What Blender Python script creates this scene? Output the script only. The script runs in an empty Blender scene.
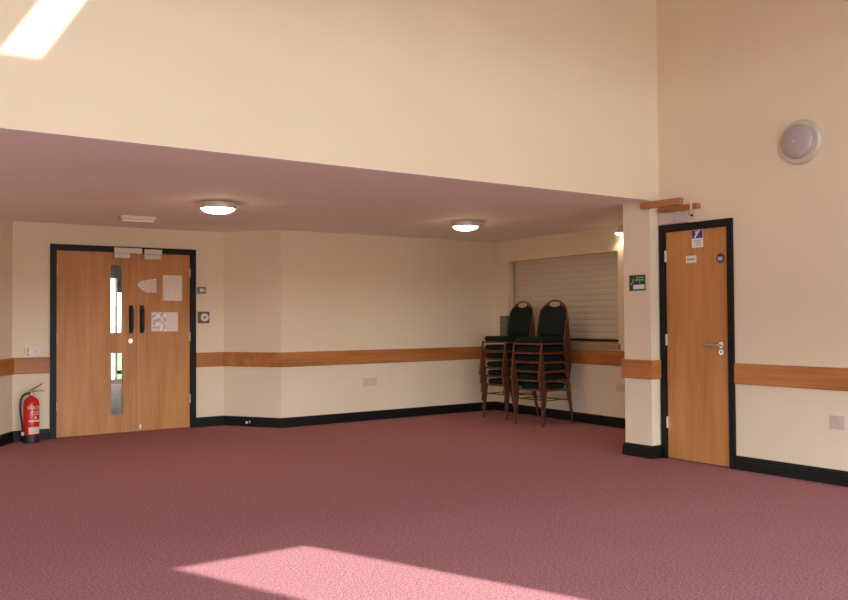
import bpy, bmesh, math, random
from mathutils import Vector, Matrix
random.seed(7)
SC = bpy.context.scene
COL = SC.collection

# ------------------------------------------------------------------ camera
cam_d = bpy.data.cameras.new('camera'); cam = bpy.data.objects.new('camera', cam_d); COL.objects.link(cam)
cam_d.sensor_width = 36.0; cam_d.lens = 864.8 / 848 * 36.0; cam_d.clip_start = .05
right = Vector((0.8144449708, -0.5802067970, -0.0062818980))
fwd = Vector((0.5801943978, 0.8141951863, 0.0214629762))
up = Vector((-0.0073382736, -0.0211251350, 0.9997499079))
cam.matrix_world = Matrix(((right.x, up.x, -fwd.x, 0), (right.y, up.y, -fwd.y, 0), (right.z, up.z, -fwd.z, 1.2505), (0, 0, 0, 1)))
SC.camera = cam

# ------------------------------------------------------------------ world, sun, exposure
SKY = 10.6
W = bpy.data.worlds.new('world'); SC.world = W; W.use_nodes = True
wn = W.node_tree.nodes; wl = W.node_tree.links; wn.clear()
o_ = wn.new('ShaderNodeOutputWorld'); b_ = wn.new('ShaderNodeBackground'); tc_ = wn.new('ShaderNodeTexCoord')
sp_ = wn.new('ShaderNodeSeparateXYZ'); cr_ = wn.new('ShaderNodeValToRGB')
E_ = cr_.color_ramp.elements
E_[0].position = .490; E_[0].color = (.60, .61, .57, 1)            # paving and grass
E_[1].position = .610; E_[1].color = (.84, 1.0, 1.17, 1)           # blue sky overhead
for p_, c_ in ((.503, (1.62, 1.75, 1.80)), (.600, (1.62, 1.75, 1.80))):  # brighter haze near the horizon
    e_ = E_.new(p_); e_.color = (*c_, 1)
mr_ = wn.new('ShaderNodeMapRange'); mr_.inputs[1].default_value = -1; mr_.inputs[2].default_value = 1
wl.new(tc_.outputs['Generated'], sp_.inputs[0]); wl.new(sp_.outputs[2], mr_.inputs[0]); wl.new(mr_.outputs[0], cr_.inputs[0])
wl.new(cr_.outputs[0], b_.inputs[0]); b_.inputs[1].default_value = SKY; wl.new(b_.outputs[0], o_.inputs[0])

SUN = Vector((-0.936, 1.0, -0.90))                    # direction the sunlight travels
sd = bpy.data.lights.new('sun', 'SUN'); sd.energy = 10.5; sd.angle = math.radians(.55); sd.color = (.95, .97, .92)
so = bpy.data.objects.new('sun', sd); COL.objects.link(so); so.rotation_euler = SUN.to_track_quat('-Z', 'Y').to_euler()
so.location = (8, -8, 9)

SC.view_settings.view_transform = 'Standard'; SC.view_settings.look = 'None'
SC.view_settings.gamma = 1; SC.view_settings.use_curve_mapping = False
SC.view_settings.exposure = 0.0
SC.cycles.max_bounces = 10; SC.cycles.diffuse_bounces = 7; SC.cycles.use_denoising = True
SC.cycles.caustics_reflective = False; SC.cycles.caustics_refractive = False
SC.cycles.sample_clamp_indirect = 6

def portal(name, loc, normal, sx, sy, xaxis=None):
    d = bpy.data.lights.new(name, 'AREA'); d.shape = 'RECTANGLE'; d.size = sx; d.size_y = sy
    d.cycles.is_portal = True
    o = bpy.data.objects.new(name, d); COL.objects.link(o)
    z = -Vector(normal).normalized(); x = Vector(xaxis or (1, 0, 0)); y = z.cross(x).normalized(); x = y.cross(z).normalized()
    m = Matrix((x, y, z)).transposed().to_4x4(); m.translation = Vector(loc); o.matrix_world = m
    return o

# ------------------------------------------------------------------ materials
def mat(name, col, rough=.6, metal=0, spec=.5, emit=None, es=0):
    m = bpy.data.materials.new(name); m.use_nodes = True
    b = m.node_tree.nodes['Principled BSDF']
    b.inputs['Base Color'].default_value = (*col, 1); b.inputs['Roughness'].default_value = rough
    b.inputs['Metallic'].default_value = metal; b.inputs['Specular IOR Level'].default_value = spec
    if emit: b.inputs['Emission Color'].default_value = (*emit, 1); b.inputs['Emission Strength'].default_value = es
    return m
def nodes(m): return m.node_tree.nodes, m.node_tree.links, m.node_tree.nodes['Principled BSDF']
def noise_mix(m, c1, c2, scale, vec_scale=(1, 1, 1), detail=4, p0=.35, p1=.65, bump=0, bscale=None, dist=.02, rough=.5):
    n, l, b = nodes(m)
    tc = n.new('ShaderNodeTexCoord'); mp = n.new('ShaderNodeMapping'); mp.inputs['Scale'].default_value = vec_scale
    l.new(tc.outputs['Object'], mp.inputs[0])
    t = n.new('ShaderNodeTexNoise'); t.inputs['Scale'].default_value = scale; t.inputs['Detail'].default_value = detail
    t.inputs['Roughness'].default_value = rough
    l.new(mp.outputs[0], t.inputs['Vector'])
    r = n.new('ShaderNodeValToRGB'); r.color_ramp.elements[0].position = p0; r.color_ramp.elements[1].position = p1
    r.color_ramp.elements[0].color = (*c1, 1); r.color_ramp.elements[1].color = (*c2, 1)
    l.new(t.outputs[0], r.inputs[0]); l.new(r.outputs[0], b.inputs['Base Color'])
    if bump:
        t2 = n.new('ShaderNodeTexNoise'); t2.inputs['Scale'].default_value = bscale or scale; t2.inputs['Detail'].default_value = 3
        l.new(mp.outputs[0], t2.inputs['Vector'])
        bp = n.new('ShaderNodeBump'); bp.inputs['Strength'].default_value = bump; bp.inputs['Distance'].default_value = dist
        l.new(t2.outputs[0], bp.inputs['Height']); l.new(bp.outputs[0], b.inputs['Normal'])
    return m
def wood(name, c1, c2, axis, fine=60, rough=.45):
    m = mat(name, c1, rough)
    n, l, b = nodes(m)
    tc = n.new('ShaderNodeTexCoord')
    def ns(scale, stretch, detail):
        mp = n.new('ShaderNodeMapping'); s = [1, 1, 1]; s[axis] = stretch; mp.inputs['Scale'].default_value = s
        l.new(tc.outputs['Object'], mp.inputs[0])
        t = n.new('ShaderNodeTexNoise'); t.inputs['Scale'].default_value = scale; t.inputs['Detail'].default_value = detail
        t.inputs['Distortion'].default_value = .4
        l.new(mp.outputs[0], t.inputs[0]); return t
    a = ns(9, .12, 5); f = ns(fine, .03, 3)
    mx = n.new('ShaderNodeMath'); mx.operation = 'MULTIPLY_ADD'; mx.inputs[1].default_value = .35
    l.new(f.outputs[0], mx.inputs[0]); 
    m2 = n.new('ShaderNodeMath'); m2.operation = 'MULTIPLY'; m2.inputs[1].default_value = .65
    l.new(a.outputs[0], m2.inputs[0]); l.new(m2.outputs[0], mx.inputs[2])
    r = n.new('ShaderNodeValToRGB'); r.color_ramp.elements[0].position = .36; r.color_ramp.elements[1].position = .62
    r.color_ramp.elements[0].color = (*c1, 1); r.color_ramp.elements[1].color = (*c2, 1)
    l.new(mx.outputs[0], r.inputs[0]); l.new(r.outputs[0], b.inputs['Base Color'])
    return m

M = {}
M['wall'] = noise_mix(mat('cream_paint', (.7, .6, .45), .75), (.785, .685, .515), (.81, .71, .535), 1.2, bump=.03, bscale=180, dist=.003)
M['ceil'] = noise_mix(mat('white_ceiling_paint', (.7, .66, .6), .8), (.89, .88, .80), (.91, .90, .82), 1.0, bump=.03, bscale=150, dist=.003)
M['roofceil'] = wood('pine_roof_lining', (.42, .29, .16), (.52, .37, .21), 1, 40, .6)  # unseen roof, brown chosen to cut and warm the bounced light
M['carpet'] = noise_mix(mat('burgundy_carpet', (.26, .08, .09), .95, spec=.15), (.20, .068, .082), (.62, .30, .335), 75, detail=5, p0=.32, p1=.68, rough=.75, bump=.7, bscale=140, dist=.01)
M['black'] = noise_mix(mat('black_gloss_paint', (.012, .012, .011), .42, spec=.22), (.006, .006, .005), (.011, .010, .009), 12, bump=.02, bscale=40, dist=.002)
M['doorwood'] = wood('oak_door_veneer', (.45, .19, .052), (.58, .27, .085), 2)
M['rail'] = wood('oak_dado_rail_x', (.34, .118, .028), (.53, .215, .062), 0, 50)
M['raily'] = wood('oak_dado_rail_y', (.34, .118, .028), (.53, .215, .062), 1, 50)
M['batten'] = wood('stained_batten', (.36, .14, .05), (.46, .19, .08), 1, 50)
M['white'] = mat('white_plastic', (.78, .74, .68), .4)
M['cream_pl'] = mat('cream_plastic', (.66, .58, .47), .4)
M['lilac_pl'] = mat('aged_grey_plastic', (.58, .49, .44), .45)
M['grey_pl'] = mat('grey_plastic', (.20, .20, .15), .4)
M['brown_pl'] = mat('dark_bronze_plate', (.13, .105, .065), .35, .3)
M['chrome'] = mat('brushed_steel', (.72, .70, .66), .25, 1)
M['satin'] = mat('satin_aluminium_paint', (.62, .57, .50), .4, .3)
M['lamp_on'] = mat('lit_opal_diffuser', (.9, .9, .9), .3, emit=(1, .72, .36), es=37)
M['spot_on'] = mat('lit_spot_glass', (.9, .9, .9), .3, emit=(1, .85, .6), es=10)
M['lamp_off'] = mat('unlit_opal_diffuser', (.42, .37, .38), .22)
M['shutter'] = mat('cream_shutter_lath', (.62, .54, .43), .5)
M['sill'] = mat('tan_sill_laminate', (.42, .29, .18), .4)
M['fabric'] = noise_mix(mat('dark_green_upholstery', (.012, .016, .014), .9, spec=.2), (.007, .011, .010), (.018, .024, .020), 220, bump=.3, bscale=300, dist=.002)
M['tube'] = noise_mix(mat('bronze_brown_tube', (.17, .065, .03), .35, .35), (.11, .042, .018), (.20, .085, .038), 30)
M['red'] = mat('red_enamel', (.62, .015, .012), .25)
M['rubber'] = mat('black_rubber', (.012, .012, .012), .5)
M['label'] = mat('white_label_print', (.8, .77, .72), .45)
M['inkgrey'] = mat('grey_print', (.28, .25, .23), .6)
M['green'] = mat('sign_green', (.008, .055, .028), .4)
M['palegreen'] = mat('pale_sign_print', (.38, .48, .40), .5)
M['blue'] = mat('sign_blue', (.02, .045, .11), .4)
M['stickblue'] = mat('sticker_blue', (.03, .07, .42), .35)
M['stickpurple'] = mat('sticker_purple', (.10, .02, .10), .35)
M['redprint'] = mat('red_print', (.45, .10, .09), .5)
M['concrete'] = mat('path_concrete', (.5, .48, .45), .8)
M['grass'] = noise_mix(mat('lawn_grass', (.36, .44, .2), .9), (.32, .40, .17), (.44, .50, .24), 8)
M['mat'] = mat('grey_entrance_matting', (.22, .21, .24), .9)
M['lobbycarpet'] = mat('plum_lobby_carpet', (.20, .10, .11), .9)
M['darkheader'] = mat('dark_header_panel', (.05, .05, .05), .6)
m = mat('clear_glass', (1, 1, 1), 0); b = m.node_tree.nodes['Principled BSDF']; b.inputs['Transmission Weight'].default_value = 1; b.inputs['IOR'].default_value = 1.45
M['glass'] = m
m = mat('tinted_glass', (.21, .225, .225), 0); b = m.node_tree.nodes['Principled BSDF']; b.inputs['Transmission Weight'].default_value = 1; b.inputs['IOR'].default_value = 1.45  # dark tint added to dim the overbright view outside
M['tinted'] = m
# stand-in for a bright white wall: frosted glass glowing with outside daylight
m = bpy.data.materials.new('frosted_glass'); m.use_nodes = True; n = m.node_tree.nodes; n.clear()
oo = n.new('ShaderNodeOutputMaterial'); tr = n.new('ShaderNodeBsdfTranslucent'); tr.inputs[0].default_value = (.9, .9, .9, 1)
m.node_tree.links.new(tr.outputs[0], oo.inputs[0]); M['frost'] = m
# shop-wrapped paper: paper seen through a creased plastic sleeve
def paper(name, axis_rows, glare):
    m = mat(name, (.6, .5, .42), .3)
    n, l, b = nodes(m)
    tc = n.new('ShaderNodeTexCoord'); wv = n.new('ShaderNodeTexWave'); wv.bands_direction = 'Z'; wv.inputs['Scale'].default_value = axis_rows
    nz = n.new('ShaderNodeTexNoise'); nz.inputs['Scale'].default_value = 90
    l.new(tc.outputs['Object'], wv.inputs[0]); l.new(tc.outputs['Object'], nz.inputs[0])
    mu = n.new('ShaderNodeMath'); mu.operation = 'MULTIPLY'; l.new(wv.outputs['Fac'], mu.inputs[0]); l.new(nz.outputs[0], mu.inputs[1])
    r = n.new('ShaderNodeValToRGB'); r.color_ramp.elements[0].position = .25; r.color_ramp.elements[1].position = .55
    r.color_ramp.elements[0].color = (.84, .74, .64, 1); r.color_ramp.elements[1].color = (.60, .51, .44, 1)
    l.new(mu.outputs[0], r.inputs[0]); l.new(r.outputs[0], b.inputs['Base Color'])
    t2 = n.new('ShaderNodeTexNoise'); t2.inputs['Scale'].default_value = 22; t2.inputs['Distortion'].default_value = 1.5
    l.new(tc.outputs['Object'], t2.inputs[0])
    bp = n.new('ShaderNodeBump'); bp.inputs['Strength'].default_value = glare; bp.inputs['Distance'].default_value = .02
    l.new(t2.outputs[0], bp.inputs['Height']); l.new(bp.outputs[0], b.inputs['Normal'])
    b.inputs['Coat Weight'].default_value = 1; b.inputs['Coat Roughness'].default_value = .08
    l.new(bp.outputs[0], b.inputs['Coat Normal'])
    return m
M['paper'] = paper('printed_sheet_in_plastic', 26, .15)
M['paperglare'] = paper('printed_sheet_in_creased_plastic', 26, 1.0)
M['creased'] = noise_mix(mat('creased_silvery_plastic', (.7, .68, .68), .12), (.58, .52, .50), (.98, .97, .98), 26, detail=5, p0=.42, p1=.58, bump=1, bscale=30, dist=.02)  # near-white mottling paints glare into the crumpled plastic

# ------------------------------------------------------------------ geometry helpers
def box(bm, x0, x1, y0, y1, z0, z1, bev=0):
    xs, ys, zs = sorted((x0, x1)), sorted((y0, y1)), sorted((z0, z1))
    v = [bm.verts.new((x, y, z)) for x in xs for y in ys for z in zs]
    fs = [(0, 1, 3, 2), (4, 6, 7, 5), (0, 4, 5, 1), (2, 3, 7, 6), (0, 2, 6, 4), (1, 5, 7, 3)]
    F = [bm.faces.new([v[i] for i in f]) for f in fs]
    if bev:
        E = list({e for f in F for e in f.edges})
        bmesh.ops.bevel(bm, geom=E, offset=bev, segments=2, affect='EDGES')
def prism(bm, pts, axis, a0, a1):
    """polygon pts extruded along axis 0/1/2"""
    def P(p, a):
        q = [p[0], p[1]]; q.insert(axis, a); return q
    A = [bm.verts.new(P(p, a0)) for p in pts]; B = [bm.verts.new(P(p, a1)) for p in pts]
    bm.faces.new(A[::-1]); bm.faces.new(B); n = len(pts)
    for i in range(n): bm.faces.new((A[i], A[(i + 1) % n], B[(i + 1) % n], B[i]))
def cyl(bm, c, axis, r, h, seg=24, r2=None):
    r2 = r if r2 is None else r2
    def P(t, rr, a):
        q = [rr * math.cos(t), rr * math.sin(t)]; q.insert(axis, a); return Vector(c) + Vector(q)
    A = [bm.verts.new(P(2 * math.pi * i / seg, r, 0)) for i in range(seg)]; B = [bm.verts.new(P(2 * math.pi * i / seg, r2, h)) for i in range(seg)]
    bm.faces.new(A[::-1]); bm.faces.new(B)
    for i in range(seg): bm.faces.new((A[i], A[(i + 1) % seg], B[(i + 1) % seg], B[i]))
def lathe(bm, prof, seg=32, M4=None):
    """prof list of (r,z); closed ends if r==0"""
    rings = []
    for r, z in prof:
        if r < 1e-6: rings.append([bm.verts.new((0, 0, z))])
        else: rings.append([bm.verts.new((r * math.cos(2 * math.pi * i / seg), r * math.sin(2 * math.pi * i / seg), z)) for i in range(seg)])
    for a, b in zip(rings, rings[1:]):
        for i in range(seg):
            j = (i + 1) % seg
            if len(a) == 1 and len(b) == 1: continue
            if len(a) == 1: bm.faces.new((a[0], b[j], b[i]))
            elif len(b) == 1: bm.faces.new((a[i], a[j], b[0]))
            else: bm.faces.new((a[i], a[j], b[j], b[i]))
    if M4 is not None:
        bmesh.ops.transform(bm, matrix=M4, verts=[v for r in rings for v in r])
def tube(bm, pts, r, seg=8, closed=False, ry=None):
    """sweep of an ellipse (r sideways, ry other) along pts"""
    ry = ry or r; pts = [Vector(p) for p in pts]; n = len(pts); rings = []
    prev = None
    for i, p in enumerate(pts):
        if closed: t = (pts[(i + 1) % n] - pts[i - 1]).normalized()
        else: t = (pts[min(i + 1, n - 1)] - pts[max(i - 1, 0)]).normalized()
        if prev is None:
            u = Vector((1, 0, 0)) if abs(t.x) < .9 else Vector((0, 1, 0))
        else: u = prev
        u = (u - t * u.dot(t)).normalized(); prev = u; w = t.cross(u)
        rings.append([bm.verts.new(p + u * r * math.cos(2 * math.pi * k / seg) + w * ry * math.sin(2 * math.pi * k / seg)) for k in range(seg)])
    for i in range(n if closed else n - 1):
        a, b = rings[i], rings[(i + 1) % n]
        for k in range(seg): bm.faces.new((a[k], a[(k + 1) % seg], b[(k + 1) % seg], b[k]))
    if not closed: bm.faces.new(rings[0][::-1]); bm.faces.new(rings[-1])
def bar(bm, p, q, wx, wy):
    """straight box-section leg from p to q, section wx by wy in the xy plane"""
    A = [bm.verts.new((p[0] + sx * wx / 2, p[1] + sy * wy / 2, p[2])) for sx, sy in ((-1, -1), (1, -1), (1, 1), (-1, 1))]
    B = [bm.verts.new((q[0] + sx * wx / 2, q[1] + sy * wy / 2, q[2])) for sx, sy in ((-1, -1), (1, -1), (1, 1), (-1, 1))]
    bm.faces.new(A[::-1]); bm.faces.new(B)
    for i in range(4): bm.faces.new((A[i], A[(i + 1) % 4], B[(i + 1) % 4], B[i]))
def obj(name, bm, m, parent=None, smooth=False, label=None):
    bmesh.ops.recalc_face_normals(bm, faces=bm.faces)
    me = bpy.data.meshes.new(name); bm.to_mesh(me); bm.free(); me.materials.append(M[m] if isinstance(m, str) else m)
    if smooth:
        for p in me.polygons: p.use_smooth = True
        try: me.set_sharp_from_angle(angle=math.radians(40))
        except Exception: pass
    o = bpy.data.objects.new(name, me); COL.objects.link(o)
    if parent: o.parent = parent
    if label: o['label'] = label
    return o
def bx(name, m, ext, parent=None, bev=0, label=None):
    bm = bmesh.new(); box(bm, *ext, bev); return obj(name, bm, m, parent, label=label)
def tag(o, label, cat, group=None):
    o['label'] = label; o['category'] = cat
    if group: o['group'] = group
    return o
def thing(name, label, cat, loc=(0, 0, 0), rotz=0, group=None):
    o = bpy.data.objects.new(name, None); COL.objects.link(o); o.location = loc; o.rotation_euler = (0, 0, rotz); o.empty_display_size = .05
    return tag(o, label, cat, group)
def struct(name, o=None, loc=(0, 0, 0), rotz=0):
    if o is None:
        o = bpy.data.objects.new(name, None); COL.objects.link(o); o.location = loc; o.rotation_euler = (0, 0, rotz); o.empty_display_size = .05
    o['kind'] = 'structure'; return o
def text(name, s, size, m, parent, loc, rot, depth=.0006, bend=None):
    c = bpy.data.curves.new(name, 'FONT'); c.body = s; c.size = size; c.extrude = depth; c.align_x = 'CENTER'; c.align_y = 'CENTER'; c.resolution_u = 3
    t = bpy.data.objects.new('tmp_text', c); COL.objects.link(t)
    bpy.context.view_layer.update()
    me = bpy.data.meshes.new_from_object(t.evaluated_get(bpy.context.evaluated_depsgraph_get()))
    bpy.data.objects.remove(t); bpy.data.curves.remove(c)
    if bend:
        for v in me.vertices:
            a = v.co.x / bend; r = bend + v.co.z; v.co = Vector((r * math.sin(a), v.co.y, r * math.cos(a) - bend))
    me.materials.clear(); me.materials.append(M[m]); o = bpy.data.objects.new(name, me); COL.objects.link(o)
    o.parent = parent; o.location = loc; o.rotation_euler = rot; return o

# ------------------------------------------------------------------ room shell
S = 2.292; YB = 5.079; XR = 6.215; YD = 9.79; YW = 9.12
def wx(y): return 7.68 - (9.12 - y) * .072          # the serving-hatch wall runs very slightly askew
Z0, SL = 6.5, .57                                      # main roof: height above the bulkhead, slope
def roofz(y): return Z0 - SL * (YB - y)
XL, YF = -5.0, -2.1

bm = bmesh.new(); box(bm, XL - .2, 8.2, YF - .2, YD + .12, -.12, 0)
struct('floor', obj('floor', bm, 'carpet'))
# front wall (behind the camera) with a band of unseen windows added for daylight
def holed_wall(bm, a0, a1, z0, z1, holes, put):
    """grid of boxes covering a0..a1 x z0..z1 but the holes; put(bm,a0,a1,z0,z1)"""
    As = sorted({a0, a1, *[h[0] for h in holes], *[h[1] for h in holes]}); Zs = sorted({z0, z1, *[h[2] for h in holes], *[h[3] for h in holes]})
    for i in range(len(As) - 1):
        for j in range(len(Zs) - 1):
            ca, cz = (As[i] + As[i + 1]) / 2, (Zs[j] + Zs[j + 1]) / 2
            if any(h[0] < ca < h[1] and h[2] < cz < h[3] for h in holes): continue
            put(bm, As[i], As[i + 1], Zs[j], Zs[j + 1])
FW = [(-4.2, -1.9, .15, 1.3), (-1.6, .7, .15, 1.3), (1.0, 3.3, .15, 1.38), (3.6, 5.9, .15, 1.38)]
bm = bmesh.new(); holed_wall(bm, XL - .2, XR + .2, 0, roofz(YF), FW, lambda b, a, c, d, e: box(b, a, c, YF - .2, YF, d, e))
struct('wall_front', obj('wall_front', bm, 'wall'))
for i, (a, c, d, e) in enumerate(FW):
    w = struct('window_%d' % (i + 1), loc=((a + c) / 2, YF - .1, d)); hw = (c - a) / 2; h = e - d
    b = bmesh.new()
    for ext in ((-hw, hw, -.03, .03, 0, .05), (-hw, hw, -.03, .03, h - .05, h), (-hw, -hw + .05, -.03, .03, .05, h - .05), (hw - .05, hw, -.03, .03, .05, h - .05), (-.025, .025, -.03, .03, .05, h - .05)): box(b, *ext)
    obj('window_frame', b, 'white', w)
    portal('window_daylight_%d' % (i + 1), ((a + c) / 2, YF - .16, (d + e) / 2), (0, 1, 0), c - a, h)
bm = bmesh.new(); prism(bm, [(YF - .2, 0), (YB + .1, 0), (YB + .1, roofz(YB + .1) - .002), (YF - .2, roofz(YF - .2) - .002)], 0, XL - .2, XL)
struct('wall_left', obj('wall_left', bm, 'wall'))
# bulkhead over the alcove, right wall with the door opening
bm = bmesh.new(); box(bm, XL, XR, YB, YB + .12, S, Z0 + .1); struct('wall_bulkhead', obj('wall_bulkhead', bm, 'wall'))
D2 = (4.318, 5.066, 0, 2.066)
bm = bmesh.new(); holed_wall(bm, YF - .2, YB + .12, 0, 2.2, [D2], lambda b, a, c, d, e: box(b, XR, XR + .14, a, c, d, e))
prism(bm, [(YF - .2, 2.2), (YB + .12, 2.2), (YB + .12, roofz(YB + .12) - .002), (YF - .2, roofz(YF - .2) - .002)], 0, XR, XR + .14)
struct('wall_right', obj('wall_right', bm, 'wall'))
# pier at the end of the right wall and the wall returning behind it
bm = bmesh.new(); prism(bm, [(6.086, YB), (XR, YB), (XR, YB + .12), (XR + .14, YB + .12), (7.43, YB + .12), (7.43, 5.385), (6.086, 5.385)], 2, 0, S)
struct('wall_pier', obj('wall_pier', bm, 'wall'))
# ceiling of the alcove
bm = bmesh.new(); box(bm, XL, 8.0, YB + .12, YD + .12, S, S + .1); 
struct('ceiling_alcove', obj('ceiling_alcove', bm, 'ceil'))
bm = bmesh.new(); box(bm, XL, XR, YB + .002, YB + .118, S - .003, S); struct('ceiling_edge', obj('ceiling_edge', bm, 'ceil'))
# back walls
D1 = (2.095, 3.692, 0, 2.072)
bm = bmesh.new(); holed_wall(bm, 1.73, 4.04, 0, S, [D1], lambda b, a, c, d, e: box(b, a, c, YD, YD + .12, d, e))
struct('wall_entrance', obj('wall_entrance', bm, 'wall'))
bm = bmesh.new(); prism(bm, [(4.04, YD), (4.462, YW), (4.53, YW + .12), (4.14, YD + .12), (4.04, YD + .12)], 2, 0, S); struct('wall_splay_right', obj('wall_splay_right', bm, 'wall'))
bm = bmesh.new(); prism(bm, [(1.73, YD), (1.308, YW), (1.24, YW + .12), (1.63, YD + .12), (1.73, YD + .12)], 2, 0, S); struct('wall_splay_left', obj('wall_splay_left', bm, 'wall'))
bm = bmesh.new(); box(bm, 4.462, 7.9, YW, YW + .12, 0, S); struct('wall_back', obj('wall_back', bm, 'wall'))
BW = (-3.4, -1.5, .1, 1.1)
w = struct('window_6', loc=(-2.45, YW + .06, .1))  # unseen window added to brighten the alcove ceiling
b = bmesh.new()
for ext in ((-.95, .95, -.03, .03, 0, .05), (-.95, .95, -.03, .03, .95, 1.0), (-.95, -.90, -.03, .03, .05, .95), (.90, .95, -.03, .03, .05, .95), (-.025, .025, -.03, .03, .05, .95)): box(b, *ext)
obj('window_frame', b, 'white', w)
portal('window_daylight_6', (-2.45, YW + .10, .6), (0, -1, 0), 1.9, 1.0)
bm = bmesh.new(); holed_wall(bm, XL, 1.308, 0, S, [BW], lambda b, a, c, d, e: box(b, a, c, YW, YW + .12, d, e)); struct('wall_back_left', obj('wall_back_left', bm, 'wall'))
AW = (6.1, 7.9, .1, .8)  # unseen window added to brighten the hatch wall and alcove ceiling
bm = bmesh.new(); holed_wall(bm, YB + .1, YW + .12, 0, S, [AW], lambda b, a, c, d, e: box(b, XL - .2, XL, a, c, d, e)); struct('wall_alcove_left', obj('wall_alcove_left', bm, 'wall'))
w = struct('window_5', loc=(XL - .1, 7.0, .1))
b = bmesh.new()
for ext in ((-.03, .03, -.9, .9, 0, .05), (-.03, .03, -.9, .9, .65, .70), (-.03, .03, -.9, -.85, .05, .65), (-.03, .03, .85, .9, .05, .65), (-.03, .03, -.025, .025, .05, .65)): box(b, *ext)
obj('window_frame', b, 'white', w)
portal('window_daylight_5', (XL - .16, 7.0, .45), (1, 0, 0), 1.8, .7, (0, 1, 0))
# serving-hatch wall with its opening
H_ = (6.73, 8.80, .945, 2.008)
def hatch_put(b, a, c, d, e): prism(b, [(wx(a), a), (wx(c), c), (wx(c) + .30, c), (wx(a) + .30, a)], 2, d, e)
bm = bmesh.new(); holed_wall(bm, 5.385, YW, 0, S, [H_], hatch_put); struct('wall_hatch', obj('wall_hatch', bm, 'wall'))

struct('wall_servery', bx('wall_servery', 'wall', (8.3, 8.4, 5.0, YW, 0, S)))  # unseen shell added to block sky leaking round the shutter
struct('floor_servery', bx('floor_servery', 'mat', (8.2, 8.4, 5.0, YW, -.12, 0)))
struct('ceiling_servery', bx('ceiling_servery', 'ceil', (8.0, 8.4, 5.0, YW + .12, S, S + .1)))
struct('wall_servery_end', bx('wall_servery_end', 'wall', (7.9, 8.4, YW, YW + .12, 0, S)))
struct('wall_servery_side', bx('wall_servery_side', 'wall', (7.43, 8.3, 5.0, 5.1, 0, S)))
struct('wall_store', bx('wall_store', 'wall', (XR + .14, XR + .20, 4.1, 5.19, 0, 2.25)))  # unseen wall added to block daylight leaking round the single door
# main roof lining; unseen skylights placed for sun patches and fill: cells in (x, y)
def back_proj(p):                                      # follow the sunlight up to the roof plane
    # p - t*SUN, z = roofz(y)
    t = (Z0 - SL * (YB - p[1]) - p[2]) / (-SUN.z + SL * SUN.y)
    q = Vector(p) - SUN * t; return q
def roof_box(b, a, c, d, e):                           # d,e are y
    A = [(a, d), (c, d), (c, e), (a, e)]
    lo = [b.verts.new((x, y, roofz(y))) for x, y in A]; hi = [b.verts.new((x, y, roofz(y) + .05)) for x, y in A]
    b.faces.new(lo[::-1]); b.faces.new(hi)
    for i in range(4): b.faces.new((lo[i], lo[(i + 1) % 4], hi[(i + 1) % 4], hi[i]))
f0 = back_proj((1.515, 4.30, 0)); f1 = back_proj((2.280, 4.30, 0))
w0 = back_proj((.800, YB, 2.652)); w1 = back_proj((1.034, YB, 2.652))
print('skylights', f0, f1, w0, w1)
SK = [(f0.x, f1.x, f0.y - 1.10, f0.y), (w0.x, w1.x, w0.y, w0.y + .42),
      (-2.0, .5, -1.2, -.1), (1.3, 2.4, -1.2, -.2)]  # these two openings added only to brighten bulkhead and low walls
SK = [tuple(round(v, 4) for v in s) for s in SK]
bm = bmesh.new(); holed_wall(bm, XL - .2, XR + .2, YF - .2, YB + .1, SK, roof_box)
struct('ceiling_roof', obj('ceiling_roof', bm, 'roofceil'))
for i, s in enumerate(SK):
    yc = (s[2] + s[3]) / 2; L = (s[3] - s[2]) * math.hypot(1, SL)
    nrm = Vector((0, SL, -1)).normalized()
    portal('skylight_daylight_%d' % (i + 1), Vector(((s[0] + s[1]) / 2, yc, roofz(yc))) - nrm * .06, nrm, s[1] - s[0], L)

# ------------------------------------------------------------------ skirting boards (black) and dado rails (oak)
def off(p, q, d):                                      # room-side offset (to the left of p->q)
    v = (Vector(q) - Vector(p)).normalized(); return Vector((-v.y, v.x)) * d
def strip(name, m, pts, prof_list):
    """pts: wall-foot polyline, room on its left; prof_list: (thickness, z0, z1)"""
    bm = bmesh.new(); n = len(pts)
    P = [Vector(p) for p in pts]
    def offs(d):
        out = []
        for i in range(n):
            ns = []
            if i > 0: v = (P[i] - P[i - 1]).normalized(); ns.append(Vector((-v.y, v.x)))
            if i < n - 1: v = (P[i + 1] - P[i]).normalized(); ns.append(Vector((-v.y, v.x)))
            if len(ns) == 2: k = (ns[0] + ns[1]).normalized(); k = k / max(.3, k.dot(ns[0]))
            else: k = ns[0]
            out.append(P[i] + k * d)
        return out
    for th, z0, z1, th2 in prof_list:
        a = offs(.0005); lo = offs(th); hi = offs(th2)
        for i in range(n - 1):
            v = [bm.verts.new((*p, z)) for p, z in ((a[i], z0), (a[i + 1], z0), (lo[i + 1], z0), (lo[i], z0), (a[i], z1), (a[i + 1], z1), (hi[i + 1], z1), (hi[i], z1))]
            for f in ((0, 1, 2, 3), (7, 6, 5, 4), (0, 4, 5, 1), (1, 5, 6, 2), (2, 6, 7, 3), (3, 7, 4, 0)): bm.faces.new([v[j] for j in f])
    return struct(name, obj(name, bm, m))
SKP = [(.020, .001, .078, .020), (.015, .078, .090, .012), (.017, .090, .102, .016), (.010, .102, .112, .006)]
RLP = [(.018, .700, .708, .022), (.022, .708, .860, .022), (.022, .860, .868, .018)]
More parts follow.
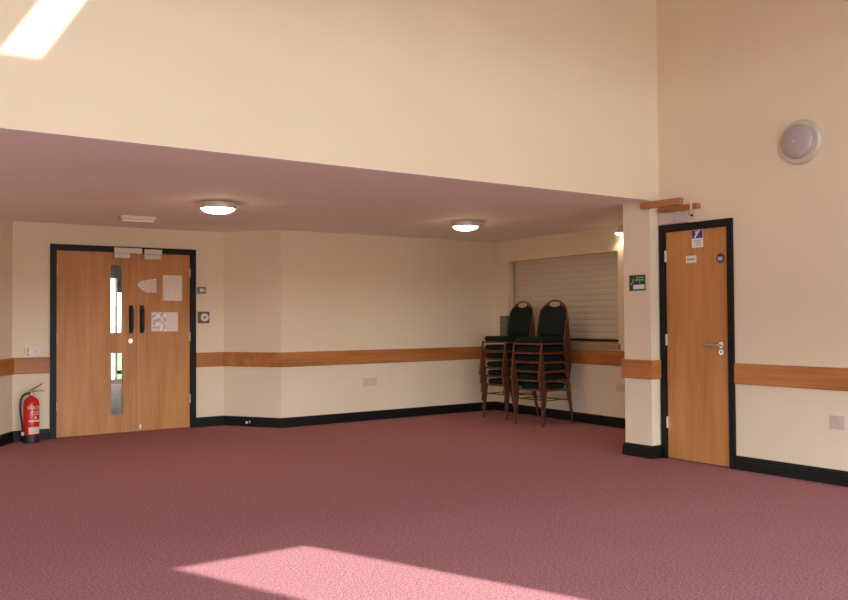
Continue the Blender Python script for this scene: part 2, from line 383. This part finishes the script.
# room on the left of travel: walk each wall with the room on the left hand
hatch_line = [(wx(5.385), 5.385), (wx(YW), YW)]
back_line = [(wx(YW), YW), (4.462, YW), (4.04, YD), (3.697, YD)]
left_line = [(2.09, YD), (1.73, YD), (1.308, YW), (XL, YW)]
right_a = [(XR, YF), (XR, 4.313)]
pier = [(XR, YB), (6.086, YB), (6.086, 5.385), (wx(5.385), 5.385)]
strip('baseboard_hatch', 'black', hatch_line, SKP)
strip('baseboard_back', 'black', back_line, SKP)
strip('baseboard_left', 'black', left_line, SKP)
strip('baseboard_right', 'black', right_a, SKP)
strip('baseboard_pier', 'black', pier, SKP)
strip('trim_1', 'raily', hatch_line, RLP)
strip('trim_2', 'rail', [(wx(YW), YW), (4.462, YW), (4.04, YD), (3.697, YD)], RLP)
strip('trim_3', 'rail', left_line, RLP)
strip('trim_4', 'raily', right_a, RLP)
strip('trim_5', 'raily', pier, RLP)

# ------------------------------------------------------------------ double entrance door
d = struct('door_1', loc=(2.095, YD, 0)); d['label'] = 'oak double door with narrow vision panels in a black frame'
X = lambda x: x - 2.095                                # world x to door x
b = bmesh.new()
for ext in ((0, .062, -.022, .10, 0, 2.072), (1.535, 1.597, -.022, .10, 0, 2.072), (.062, 1.535, -.022, .10, 2.010, 2.072)): box(b, *ext)
box(b, .062, .078, .051, .075, 0, 2.010); box(b, 1.519, 1.535, .051, .075, 0, 2.010); box(b, .078, 1.519, .051, .075, 1.990, 2.010)
obj('door_frame', b, 'black', d)
# left leaf with two glazed slots
hl = [(X(2.722), X(2.854), 1.111, 1.865), (X(2.729), X(2.860), .206, .892)]
b = bmesh.new(); holed_wall(b, .065, X(3.003), .008, 2.007, hl, lambda bb, a, c, z0, z1: box(bb, a, c, .006, .050, z0, z1))
leaf = obj('door_leaf', b, 'doorwood', d)
for h in hl:
    bb = bmesh.new()
    for ext in ((h[0], h[1], 0.002, .006, h[2] - .006, h[2] + .004), (h[0], h[1], .002, .006, h[3] - .004, h[3] + .006), (h[0] - .006, h[0] + .004, .002, .006, h[2], h[3]), (h[1] - .004, h[1] + .006, .002, .006, h[2], h[3])): box(bb, *ext)
    obj('glazing_bead', bb, 'doorwood', leaf)
    bx('vision_panel', 'glass', (h[0], h[1], .025, .031, h[2], h[3]), leaf)
leaf2 = bx('door_leaf', 'doorwood', (X(3.009), X(3.627), .006, .050, .008, 2.007), d)
bx('meeting_strip', 'brown_pl', (X(3.003), X(3.009), .012, .045, .008, 2.007), d)
def pull(xc, parent):
    b = bmesh.new(); z0, z1 = 1.105, 1.42; r = .016
    box(b, xc - .022, xc + .022, .000, .006, z0, z1, .0015)
    tube(b, [(xc, .004, z0 + .03), (xc, -.03, z0 + .032), (xc, -.048, z0 + .05), (xc, -.052, z0 + .08), (xc, -.052, z1 - .08), (xc, -.048, z1 - .05), (xc, -.03, z1 - .032), (xc, .004, z1 - .03)], r, 10)
    obj('pull_handle', b, 'rubber', parent, True)
pull(X(2.947), leaf); pull(X(3.068), leaf2)
b = bmesh.new(); cyl(b, (X(2.942), -.004, 1.02), 1, .026, .010); cyl(b, (X(2.942), -.010, 1.02), 1, .011, .006); obj('lock_cylinder', b, 'chrome', leaf, True)
b = bmesh.new(); box(b, X(3.035), X(3.065), -.004, .006, .03, .085, .002); cyl(b, (X(3.05), -.016, .06), 1, .009, .014, 12); obj('bolt', b, 'chrome', leaf2)
for xh, par in ((.060, leaf), (X(3.629), leaf2)):
    for zh in (1.80, 1.06, .34):
        b = bmesh.new(); cyl(b, (xh, -.006, zh - .05), 2, .008, .10, 10); box(b, xh - .014, xh + .014, 0.000, .006, zh - .05, zh + .05); obj('hinge', b, 'satin', par, True)
# closers
def closer(x0, x1, z0, z1, par, arm):
    c = bpy.data.objects.new('door_closer', None)
    b = bmesh.new(); box(b, x0, x1, -.050, .006, z0, z1, .006); c = obj('door_closer', b, 'satin', par)
    b = bmesh.new(); box(b, arm[0], arm[1], -.045, -.022, arm[2], arm[3], .003); obj('closer_arm', b, 'satin', c)
closer(X(2.752), X(2.925), 1.945, 1.995, leaf, (X(2.752), X(3.06), 2.000, 2.058))
closer(X(3.082), X(3.275), 1.940, 1.990, leaf2, (X(3.085), X(3.285), 1.994, 2.052))

# lobby seen through the vision panels
struct('floor_lobby', bx('floor_lobby', 'mat', (1.6, 6.5, YD + .12, 14.7, -.12, 0)))
struct('floor_lobby_inner', bx('floor_lobby_inner', 'lobbycarpet', (1.6, 6.5, 14.7, 17.3, -.12, 0)))
struct('ceiling_lobby', bx('ceiling_lobby', 'ceil', (1.6, 6.5, YD + .12, 17.5, 2.4, 2.5)))
struct('wall_lobby_left', bx('wall_lobby_left', 'wall', (1.5, 1.6, YD + .12, 17.5, 0, 2.4)))
struct('wall_lobby_right', bx('wall_lobby_right', 'wall', (6.5, 6.6, YD + .12, 17.5, 0, 2.4)))
struct('wall_lobby_end', bx('wall_lobby_end', 'darkheader', (1.6, 6.5, 17.3, 17.4, 2.08, 2.4)))
w = struct('window_4', loc=(4.05, 17.35, 0))
b = bmesh.new()
for ext in ((-2.45, 2.45, -.04, .04, 0, .10), (.855, .895, -.04, .04, .1, 2.08), (-2.45, -2.4, -.04, .04, .1, 2.08), (2.4, 2.45, -.04, .04, .1, 2.08)): box(b, *ext)
obj('window_frame', b, 'white', w)
bx('frosted_pane', 'frost', (-2.4, .855, -.005, .005, .1, 2.08), w)
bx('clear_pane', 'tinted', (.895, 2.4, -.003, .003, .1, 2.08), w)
b = bmesh.new(); box(b, .895, 2.4, -.03, -.005, 1.80, 2.08); box(b, .895, 2.4, -.03, -.004, .20, .27); obj('transom_panel', b, 'darkheader', w)
bm = bmesh.new(); box(bm, -30, 60, 19.0, 80, -.15, -.05); struct('lawn', obj('lawn', bm, 'grass'))
bm = bmesh.new(); box(bm, -30, 60, 17.5, 19.0, -.15, -.04); struct('path', obj('path', bm, 'concrete'))

# ------------------------------------------------------------------ single door on the right
d = struct('door_2', loc=(XR, 4.318, 0)); d['label'] = 'single oak door with a lever handle in a black frame'
b = bmesh.new()
for ext in ((-.022, .12, 0, .052, 0, 2.066), (-.022, .12, .696, .748, 0, 2.066), (-.022, .12, .052, .696, 2.006, 2.066)): box(b, *ext)
obj('door_frame', b, 'black', d)
leaf = bx('door_leaf', 'doorwood', (.004, .048, .056, .692, .008, 2.002), d)
for zh in (1.79, 1.05, .32):
    b = bmesh.new(); cyl(b, (-.006, .695, zh - .05), 2, .008, .10, 10); box(b, -.001, .004, .680, .694, zh - .05, zh + .05); obj('hinge', b, 'satin', leaf, True)
b = bmesh.new(); cyl(b, (-.006, .128, 1.015), 0, .026, .011, 24); cyl(b, (-.050, .128, 1.015), 0, .009, .046, 16)
tube(b, [(-.050, .122, 1.015), (-.052, .150, 1.015), (-.052, .26, 1.013), (-.050, .272, 1.013)], .010, 12); obj('lever_handle', b, 'chrome', leaf, True)
b = bmesh.new(); cyl(b, (-.006, .128, .955), 0, .024, .010, 24); kh = obj('keyhole_escutcheon', b, 'chrome', leaf, True)
bx('keyhole', 'rubber', (-.0075, -.0055, .124, .132, .945, .965), kh)

# things fixed on the single door
s = thing('sticker', 'small blue and white notice at the top of the single oak door', 'sticker', (XR, 0, 0))
bx('backing', 'label', (.0005, .0035, 4.616, 4.731, 1.845, 1.998), s)
b = bmesh.new(); box(b, -.0005, .0005, 4.619, 4.728, 1.925, 1.995); obj('blue_panel', b, 'stickblue', s, label='blue panel')
bx('purple_panel', 'stickpurple', (-.0010, -.0005, 4.619, 4.650, 1.935, 1.975), s); bx('purple_panel', 'stickpurple', (-.0010, -.0005, 4.700, 4.728, 1.950, 1.995), s)
b = bmesh.new(); prism(b, [(4.64, 1.995), (4.66, 1.995), (4.71, 1.93), (4.69, 1.93)], 0, -.0014, -.0010); cyl(b, (-.0014, 4.683, 1.975), 0, .012, .0004, 16); obj('white_flash', b, 'label', s)
b = bmesh.new(); 
for k in range(3): box(b, -.0003, .0005, 4.640, 4.705 - .01 * k, 1.902 - k * .018, 1.908 - k * .018)
obj('print_lines', b, 'inkgrey', s)
s = thing('name_plate', 'small pale name plate at eye level in the middle of the single oak door', 'sign', (XR, 0, 0))
bx('plate', 'label', (-.0005, .0035, 4.686, 4.795, 1.716, 1.780), s, .001)
b = bmesh.new(); 
for y0, y1 in ((4.70, 4.715), (4.72, 4.742), (4.746, 4.756), (4.760, 4.781)): box(b, -.0010, -.0006, y0, y1, 1.741, 1.755)
obj('print_lines', b, 'inkgrey', s)
s = thing('fire_door_sign', 'round blue fire door disc near the right edge of the single oak door', 'sign', (XR, 4.446, 1.741))
b = bmesh.new(); cyl(b, (-.0005, 0, 0), 0, .040, .004, 32); obj('disc', b, 'blue', s)
b = bmesh.new(); box(b, -.001, -.0006, -.024, .024, .004, .011); box(b, -.001, -.0006, -.028, .028, -.008, -.001); box(b, -.001, -.0006, -.018, .018, -.020, -.013); obj('print_lines', b, 'label', s)

# green sign on the pier
s = thing('wall_sign', 'small green sign with a white panel on the pier left of the single door', 'sign', (6.086, 0, 0))
bx('board', 'green', (-.004, -.0005, 5.132, 5.318, 1.489, 1.630), s, .001)
b = bmesh.new()
for (y0, y1, z0, z1) in ((5.150, 5.172, 1.602, 1.613), (5.176, 5.205, 1.602, 1.613), (5.210, 5.236, 1.602, 1.613), (5.150, 5.180, 1.580, 1.592), (5.184, 5.206, 1.580, 1.592), (5.210, 5.245, 1.580, 1.592), (5.194, 5.204, 1.558, 1.570)): box(b, -.0048, -.0042, y0, y1, z0, z1)
prism(b, [(5.305, 1.545), (5.298, 1.538), (5.266, 1.575), (5.262, 1.600), (5.270, 1.600), (5.276, 1.580)], 0, -.0048, -.0042)
obj('pale_print', b, 'palegreen', s)
bx('white_panel', 'label', (-.0048, -.0042, 5.142, 5.272, 1.503, 1.543), s)

# ------------------------------------------------------------------ sheets on the double door
def sheet(name, label, poly, m, par_extra=None):
    t = thing(name, label, 'notice', (0, YD, 0))
    b = bmesh.new(); prism(b, poly, 1, .0035, .0058); o = obj('sheet', b, m, t); return t
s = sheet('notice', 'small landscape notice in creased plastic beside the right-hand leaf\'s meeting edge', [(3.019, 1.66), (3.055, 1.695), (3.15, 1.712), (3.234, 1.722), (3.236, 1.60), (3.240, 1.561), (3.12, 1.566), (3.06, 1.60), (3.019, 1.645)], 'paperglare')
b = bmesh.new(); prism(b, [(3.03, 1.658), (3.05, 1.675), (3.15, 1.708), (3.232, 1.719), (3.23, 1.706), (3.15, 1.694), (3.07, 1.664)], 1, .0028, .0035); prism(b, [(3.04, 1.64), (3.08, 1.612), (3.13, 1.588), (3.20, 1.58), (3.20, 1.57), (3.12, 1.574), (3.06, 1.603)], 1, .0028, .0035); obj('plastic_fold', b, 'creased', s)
s = sheet('notice', 'tall portrait notice taped high on the right-hand leaf of the double door', [(3.309, 1.768), (3.532, 1.765), (3.532, 1.472), (3.309, 1.475)], 'paper')
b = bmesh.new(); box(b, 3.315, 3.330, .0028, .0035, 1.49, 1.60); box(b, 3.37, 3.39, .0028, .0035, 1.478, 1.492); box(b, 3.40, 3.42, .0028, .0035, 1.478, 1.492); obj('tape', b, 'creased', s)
s = sheet('notice', 'landscape notice with a silvery creased left half, lowest on the double door', [(3.177, 1.344), (3.484, 1.340), (3.484, 1.120), (3.177, 1.125)], 'paper')
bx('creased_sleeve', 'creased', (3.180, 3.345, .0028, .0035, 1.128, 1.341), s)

# ------------------------------------------------------------------ wall fittings
s = thing('wall_switch', 'small grey box with a pale button high beside the double door', 'switch', (0, YD, 0))
bx('back_box', 'grey_pl', (3.714, 3.812, -.03, -.0005, 1.560, 1.640), s, .003)
bx('button', 'white', (3.735, 3.772, -.036, -.0305, 1.578, 1.618), s, .002); bx('indicator', 'cream_pl', (3.780, 3.800, -.034, -.0305, 1.585, 1.612), s)
s = thing('thermostat_dial', 'dark square plate with a round white dial beside the double door', 'thermostat', (3.787, YD, 1.280))
bx('plate', 'brown_pl', (-.068, .068, -.022, -.0005, -.068, .068), s, .003)
b = bmesh.new(); cyl(b, (.005, -.040, 0), 1, .046, .018, 32); obj('dial', b, 'white', s, True)
b = bmesh.new(); cyl(b, (.005, -.042, 0), 1, .018, .0015, 20); obj('dial_centre', b, 'inkgrey', s)
s = thing('twin_switch', 'red and white twin plate on top of the dado rail above the extinguisher', 'switch', (0, YD, 0))
bx('left_plate', 'white', (1.838, 1.918, -.012, -.0005, .886, .975), s, .002); bx('right_plate', 'white', (1.920, 1.994, -.012, -.0005, .886, .975), s, .002)
b = bmesh.new(); 
for ext in ((1.846, 1.852, -.013, -.0122, .900, .965), (1.872, 1.884, -.013, -.0122, .925, .968), (1.866, 1.890, -.013, -.0122, .893, .905), (1.875, 1.881, -.013, -.0122, .905, .925)): box(b, *ext)
obj('red_print', b, 'redprint', s)
bx('rocker', 'cream_pl', (1.945, 1.968, -.017, -.0122, .910, .950), s, .002)
def socket(name, label, loc, rotz, w, h, m, n=2, cat='socket'):
    t = thing(name, label, cat, loc, rotz); bx('face_plate', m, (-w / 2, w / 2, -.010, -.0005, -h / 2, h / 2), t, .003)
    for k in range(n):
        x = (k - (n - 1) / 2) * w / n
        if n > 1 or name == 'power_socket':
            b = bmesh.new()
            for dx, dz in ((0, .012), (-.011, -.008), (.011, -.008)): box(b, x + dx - .003, x + dx + .003, -.0108, -.0102, -h * .08 + dz - .004, -h * .08 + dz + .004)
            obj('pin_holes', b, 'inkgrey', t)
            bx('rocker', m, (x - .007, x + .007, -.015, -.0102, h * .20, h * .40), t)
    return t
socket('power_socket', 'cream double power socket low on the long back wall', (5.671, YW, .470), 0, .20, .105, 'cream_pl')
socket('power_socket', 'grey single socket low on the wall right of the single door', (XR, 3.452, .462), -math.pi / 2, .105, .100, 'lilac_pl', 1)
ang = math.atan2(.072, 1)
socket('power_socket', 'pale socket low on the hatch wall beside the pier', (wx(6.70), 6.70, .452), -math.pi / 2 - ang, .14, .09, 'cream_pl', 2)
s = thing('control_box', 'grey-green control box on the wall behind the left chair stack', 'box', (wx(8.825), 8.825, 1.12), -math.pi / 2 - ang)
bx('case', mat('grey_green_case', (.16, .17, .11), .5), (-.075, .075, -.07, -.0005, -.16, .16), s, .006); bx('key_switch', 'chrome', (-.015, .015, -.078, -.0705, .02, .05), s)
# door stop on the right splay
s = thing('door_stop', 'small chrome door stop low on the angled wall right of the double door', 'door stop', (4.235, 9.455, .055), math.atan2(-.67, .422))
b = bmesh.new(); cyl(b, (0, -.026, 0), 1, .017, .004, 16); cyl(b, (0, -.075, 0), 1, .008, .05, 12); obj('stem', b, 'chrome', s, True)
b = bmesh.new(); cyl(b, (0, -.092, 0), 1, .013, .018, 16); obj('tip', b, 'white', s, True)

# serving hatch shutter, sill
a0, a1, z0, z1 = H_
s = thing('roller_shutter', 'closed cream roller shutter across the serving hatch', 'shutter', (0, 0, 0))
b = bmesh.new(); rec = .11
zz = z0 + .05; pitch = .0745
prof = []
while zz < z1 - .001:
    for dx, dz in ((0, 0), (.005, .008), (.007, .034), (.0055, .060), (.001, .069)):
        prof.append((dx, min(zz + dz, z1)))
    zz += pitch
A = [b.verts.new((wx(a0) + rec - dx, a0 + .0003, z)) for dx, z in prof]; B = [b.verts.new((wx(a1) + rec - dx, a1 - .0003, z)) for dx, z in prof]
A2 = [b.verts.new((wx(a0) + rec + .012, a0 + .001, z)) for z in (prof[0][1], prof[-1][1])]; B2 = [b.verts.new((wx(a1) + rec + .012, a1 - .001, z)) for z in (prof[0][1], prof[-1][1])]
for i in range(len(A) - 1): b.faces.new((A[i], A[i + 1], B[i + 1], B[i]))
b.faces.new((A2[0], A2[1], B2[1], B2[0])); b.faces.new((A[0], B[0], B2[0], A2[0])); b.faces.new((A[-1], B[-1], B2[1], A2[1]))
b.faces.new(A + A2[::-1]); b.faces.new(B + B2[::-1])
obj('curtain', b, 'shutter', s)
b = bmesh.new(); prism(b, [(wx(a0) + rec - .022, a0 + .001), (wx(a1) + rec - .022, a1 - .001), (wx(a1) + rec + .012, a1 - .001), (wx(a0) + rec + .012, a0 + .001)], 2, z0 + .0212, z0 + .0505); obj('bottom_bar', b, 'rubber', s, label='black bottom bar')
for aa, sgn in ((a1, -1), (a0, 1)):
    b = bmesh.new(); y0, y1 = sorted((aa + sgn * .001, aa + sgn * .028)); prism(b, [(wx(y0) + rec - .05, y0), (wx(y1) + rec - .05, y1), (wx(y1) + rec - .024, y1), (wx(y0) + rec - .024, y0)], 2, z0 + .023, z1 - .001); obj('guide_rail', b, 'shutter', s)
b = bmesh.new(); prism(b, [(wx(a0 - .03) - .045, a0 - .03), (wx(a1 + .03) - .045, a1 + .03), (wx(a1 + .03) - .0005, a1 + .03), (wx(a0 - .03) - .0005, a0 - .03)], 2, .888, .944)
prism(b, [(wx(a0 + .001) - .0005, a0 + .001), (wx(a1 - .001) - .0005, a1 - .001), (wx(a1 - .001) + .28, a1 - .001), (wx(a0 + .001) + .28, a0 + .001)], 2, z0 + .0005, z0 + .021)
tag(obj('counter_sill', b, 'sill'), 'tan sill ledge running under the closed roller shutter', 'sill')

# ------------------------------------------------------------------ lights on the ceilings and wall
def drum(name, label, loc, R, on=True, group=None, rot=None):
    t = thing(name, label, 'light', loc, 0, group)
    if rot: t.rotation_euler = rot
    b = bmesh.new(); lathe(b, [(0, -.001), (R * .93, -.001), (R, -.010), (R, -.046), (R * .98, -.056), (R * .93, -.060), (R * .93, -.050), (0, -.050)], 40); obj('base_ring', b, 'satin', t, True)
    b = bmesh.new(); r = R * .91; lathe(b, [(0, -.0505), (r, -.0505)] + [(r * math.cos(a), -.054 - .048 * math.sin(a)) for a in [i * math.pi / 2 / 8 for i in range(8)]] + [(0, -.102)], 40); obj('diffuser', b, 'lamp_on' if on else 'lamp_off', t, True)
    return t
drum('ceiling_light', 'lit round ceiling light nearer the double door', (2.953, 7.280, S), .160)
t = drum('ceiling_light', 'lit round ceiling light nearer the serving hatch and chair stacks', (5.745, 7.285, S), .148)
bx('mounting_clip', 'satin', (.05, .20, -.09, -.03, -.035, -.002), t)
s = thing('spot_light', 'small lit light high on the hatch wall, half hidden by the pier', 'light', (wx(6.66) - .055, 6.655, S), 0)
b = bmesh.new(); cyl(b, (0, 0, -.090), 2, .045, .089, 24); obj('housing', b, 'white', s, True)
b = bmesh.new(); cyl(b, (0, 0, -.108), 2, .036, .017, 24, .040); obj('bulb', b, 'spot_on', s, True)
ld = bpy.data.lights.new('spot_bulb', 'SPOT'); ld.energy = 3.5; ld.color = (1, .88, .6); ld.spot_size = math.radians(130); ld.spot_blend = .6; ld.shadow_soft_size = .03
lo = bpy.data.objects.new('spot_bulb', ld); COL.objects.link(lo); lo.parent = s; lo.location = (0, 0, -.13)
# extract luminaire / vent on the alcove ceiling
s = thing('emergency_light', 'slim unlit oblong light fitting on the low ceiling above the double door', 'light', (2.681, 8.695, S), -.05)
bx('housing', 'satin', (-.175, .175, -.06, .06, -.034, -.0005), s, .006)
bx('diffuser', 'label', (-.158, .158, -.045, .045, -.058, -.0345), s, .008)
# round wall light
s = thing('wall_light', 'unlit round bulkhead light high on the right-hand wall', 'light', (XR, 3.709, 2.588), 0)
R_ = .172; T = Matrix.Rotation(-math.pi / 2, 4, 'Y')
b = bmesh.new(); lathe(b, [(0, .0005), (R_, .0005), (R_, .014), (R_ * .97, .022), (R_ * .95, .034), (R_ * .93, .040), (0, .040)], 48, T); obj('base_ring', b, 'satin', s, True)
b = bmesh.new(); lathe(b, [(0, .0405), (.132, .0405), (.130, .066), (.124, .076), (.112, .083), (.080, .094), (.04, .098), (0, .100)], 48, T); obj('diffuser', b, 'lamp_off', s, True)
b = bmesh.new(); lathe(b, [(0, .1002), (.010, .1004), (.008, .104), (0, .105)], 16, T); obj('centre_screw', b, 'lilac_pl', s, True)

# battens and casing above the single door
s = thing('wooden_batten', 'longer wooden batten at the pier corner above the single door', 'batten', (0, 0, 0))
b = bmesh.new(); box(b, 6.035, 6.0855, 4.715, 5.140, 2.212, 2.268); obj('board', b, 'batten', s)
s = thing('wooden_batten', 'lower wooden batten with a white clip, directly above the single door', 'batten', (0, 0, 0))
b = bmesh.new(); box(b, XR - .050, XR - .0005, 4.635, 5.045, 2.180, 2.222); obj('board', b, 'batten', s)
bx('clip', 'white', (XR - .056, XR - .0505, 4.685, 4.702, 2.172, 2.245), s)
s = thing('casing', 'pale twin-section casing fixed between the wooden batten and the single door', 'casing', (0, 0, 0))
bx('left_section', 'lilac_pl', (XR - .022, XR - .0005, 4.905, 5.060, 2.072, 2.166), s, .003)
bx('right_section', 'lilac_pl', (XR - .022, XR - .0005, 4.755, 4.902, 2.072, 2.166), s, .003)
s = thing('sensor', 'pale plate with a dark knob above the top of the single door', 'sensor', (XR, 4.715, 2.125))
bx('plate', 'cream_pl', (-.008, -.0005, -.030, .030, -.040, .040), s, .002)
b = bmesh.new(); cyl(b, (-.022, 0, 0), 0, .010, .014, 16); obj('knob', b, 'rubber', s, True)

# ------------------------------------------------------------------ fire extinguisher
s = thing('fire_extinguisher', 'red water fire extinguisher standing on the carpet left of the double door', 'fire extinguisher', (1.885, 9.640, 0), .35)
s.scale = (.94, .94, .955)
r = .083
b = bmesh.new(); lathe(b, [(0, .0), (r + .003, .0), (r + .004, .01), (r + .004, .078), (r + .001, .082), (0, .082)], 36); obj('base', b, 'rubber', s, True)
b = bmesh.new(); lathe(b, [(0, .0825), (r, .0825), (r, .405), (r * .97, .430), (r * .85, .457), (r * .62, .477), (r * .36, .488), (.026, .492), (.024, .510), (0, .510)], 36); body = obj('cylinder', b, 'red', s, True)
def patch(bm, a0, a1, z0, z1, rr, seg=12):             # curved label panel, angle 0 = facing -Y
    L = []; K = []
    for i in range(seg + 1):
        a = a0 + (a1 - a0) * i / seg; L.append([(math.sin(a) * q, -math.cos(a) * q) for q in (rr, rr + .001)])
    for i in range(seg):
        (p0, p1), (q0, q1) = L[i], L[i + 1]; v = [bm.verts.new((*p, z)) for z in (z0, z1) for p in (p0, q0, q1, p1)]
        for f in ((0, 1, 2, 3), (7, 6, 5, 4), (0, 4, 5, 1), (1, 5, 6, 2), (2, 6, 7, 3), (3, 7, 4, 0)): bm.faces.new([v[j] for j in f])
b = bmesh.new(); patch(b, -.85, .75, .100, .168, r + .0004); obj('label_panel', b, 'label', s)
b = bmesh.new(); patch(b, -.85, .75, .228, .243, r + .0004); obj('label_band', b, 'label', s)
b = bmesh.new(); patch(b, -.12, .12, .258, .283, r + .0004, 4); 
for k in range(3):
    for a in (-.5, -.2, .15, .4): patch(b, a, a + .22 - .03 * k, .30 + k * .018, .307 + k * .018, r + .0004, 2)
obj('label_print', b, 'label', s)
text('label_lettering', 'WATER', .050, 'label', s, (0, -r - .0005, .375), (math.pi / 2, 0, 0), .0005, bend=r)
b = bmesh.new(); 
for k in range(3): patch(b, -.7, .5, .116 + k * .017, .121 + k * .017, r + .0016, 8)
obj('print_lines', b, 'inkgrey', s)
b = bmesh.new(); lathe(b, [(0, .5105), (.028, .5105), (.028, .530), (.020, .540), (.016, .556), (0, .556)], 20); obj('valve', b, 'chrome', s, True)
b = bmesh.new(); prism(b, [(-.03, .540), (.02, .545), (.155, .540), (.155, .548), (.02, .558), (-.03, .552)], 1, -.012, .012); obj('carry_handle', b, 'chrome', s)
b = bmesh.new(); prism(b, [(-.02, .560), (.02, .562), (.125, .622), (.122, .630), (.01, .576), (-.02, .572)], 1, -.011, .011); obj('squeeze_lever', b, 'chrome', s)
b = bmesh.new(); cyl(b, (-.01, -.034, .522), 1, .014, .008, 16); obj('pressure_gauge', b, 'label', s, True)
b = bmesh.new(); tube(b, [(-.02, 0, .532), (-.060, 0, .530), (-.100, 0, .508), (-.122, 0, .465), (-.128, 0, .40), (-.125, 0, .33), (-.112, 0, .25), (-.102, 0, .18), (-.100, 0, .12)], .0115, 10); h = obj('hose', b, 'rubber', s, True)
b = bmesh.new(); cyl(b, (-.100, 0, .085), 2, .013, .036, 12, .015); obj('nozzle', b, 'label', h, True)

# ------------------------------------------------------------------ stacking banquet chairs
def arch(z0, w0, top, lean0=0):                        # outline of the back, local x and height
    pts = [(-w0, z0), (-w0 * 1.0, z0 + .10), (-w0 * 1.0, .74), (-w0 * .97, .79), (-w0 * .86, .835), (-w0 * .68, .868), (-w0 * .50, .892), (-w0 * .34, .912), (-w0 * .14, top)]
    return pts + [(-x, z) for x, z in pts[::-1]]
def ylean(z): return .180 + max(0, z - .44) * .22      # y of the back at height z (front is -y)
def make_chair():
    t = thing('banquet_chair', '', 'chair')
    b = bmesh.new(); box(b, -.205, .205, -.222, .160, .424, .488, .022); obj('seat', b, 'fabric', t, True)
    b = bmesh.new()
    for ext in ((-.212, .212, -.225, -.203, .404, .4235), (-.212, .212, .143, .165, .404, .4235), (-.212, -.190, -.203, .143, .404, .4235), (.190, .212, -.203, .143, .404, .4235)): box(b, *ext)
    obj('seat_frame', b, 'tube', t)
    for sx in (-1, 1):
        b = bmesh.new(); bar(b, (sx * .212, -.270, .002), (sx * .212, -.214, .431), .024, .015); obj('leg', b, 'tube', t)
        b = bmesh.new(); bar(b, (sx * .212, .268, .002), (sx * .212, .168, .403), .024, .013); obj('leg', b, 'tube', t)
    bx('stretcher', 'tube', (-.200, .200, -.247, -.235, .297, .311), t); bx('stretcher', 'tube', (-.200, .200, .202, .214, .275, .289), t)
    for sx in (-1, 1): bx('side_stretcher', 'tube', (sx * .217 - .004, sx * .217 + .004, -.238, .206, .292, .304), t)
    o = [(x, ylean(z), z) for x, z in arch(.400, .212, .922)]
    b = bmesh.new(); tube(b, o, .011, 8, ry=.0095); obj('back_frame', b, 'tube', t, True)
    # upholstered pad, with the hand hole left open under the arch
    P = [(-.198, .520), (-.199, .74), (-.190, .785), (-.165, .822), (-.130, .852), (-.095, .866), (-.055, .850), (0, .842), (.055, .850), (.095, .866), (.130, .852), (.165, .822), (.190, .785), (.199, .74), (.198, .520)]
    b = bmesh.new()
    A = [b.verts.new((x, ylean(z) - .014, z)) for x, z in P]; B = [b.verts.new((x, ylean(z) + .010, z)) for x, z in P]
    b.faces.new(A[::-1]); b.faces.new(B)
    for i in range(len(P)): b.faces.new((A[i], A[(i + 1) % len(P)], B[(i + 1) % len(P)], B[i]))
    bmesh.ops.triangulate(b, faces=b.faces[:])
    obj('backrest', b, 'fabric', t)
    for sx in (-1, 1):
      b = bmesh.new(); prism(b, [(sx * .105, .862), (sx * .165, .828), (sx * .145, .862), (sx * .100, .890), (sx * .082, .893), (sx * .080, .872)], 1, 0, 1)
      for v in b.verts: v.co.y = ylean(v.co.z) + (.006 if v.co.y > .5 else -.006)
      obj('handle_block', b, 'tube', t)
    return t
def copy_thing(o):
    r = o.copy(); COL.objects.link(r)
    for ch in o.children:
        c = ch.copy(); COL.objects.link(c); c.parent = r
    return r
proto = make_chair(); used = False
ORD = ['bottom', 'second from the bottom', 'third from the bottom', 'fourth from the bottom', 'fifth from the bottom', 'topmost']
bpy.context.view_layer.update()
for side, (cx, cy) in (('left', (7.222, 8.280)), ('right', (7.077, 7.522))):
    for k in range(6):
        c = proto if not used else copy_thing(proto); used = True
        c.location = (cx + .018 - .012 * k, cy, .107 * k + .0); c.rotation_euler = (0, 0, math.radians(-89 if side == 'left' else -84))
        where = 'farther left stack' if side == 'left' else 'nearer right stack'
        c['label'] = 'dark green banquet chair with bronze legs, %s in the %s' % (ORD[k], where)
        c['group'] = 'stacked banquet chairs by the serving hatch'
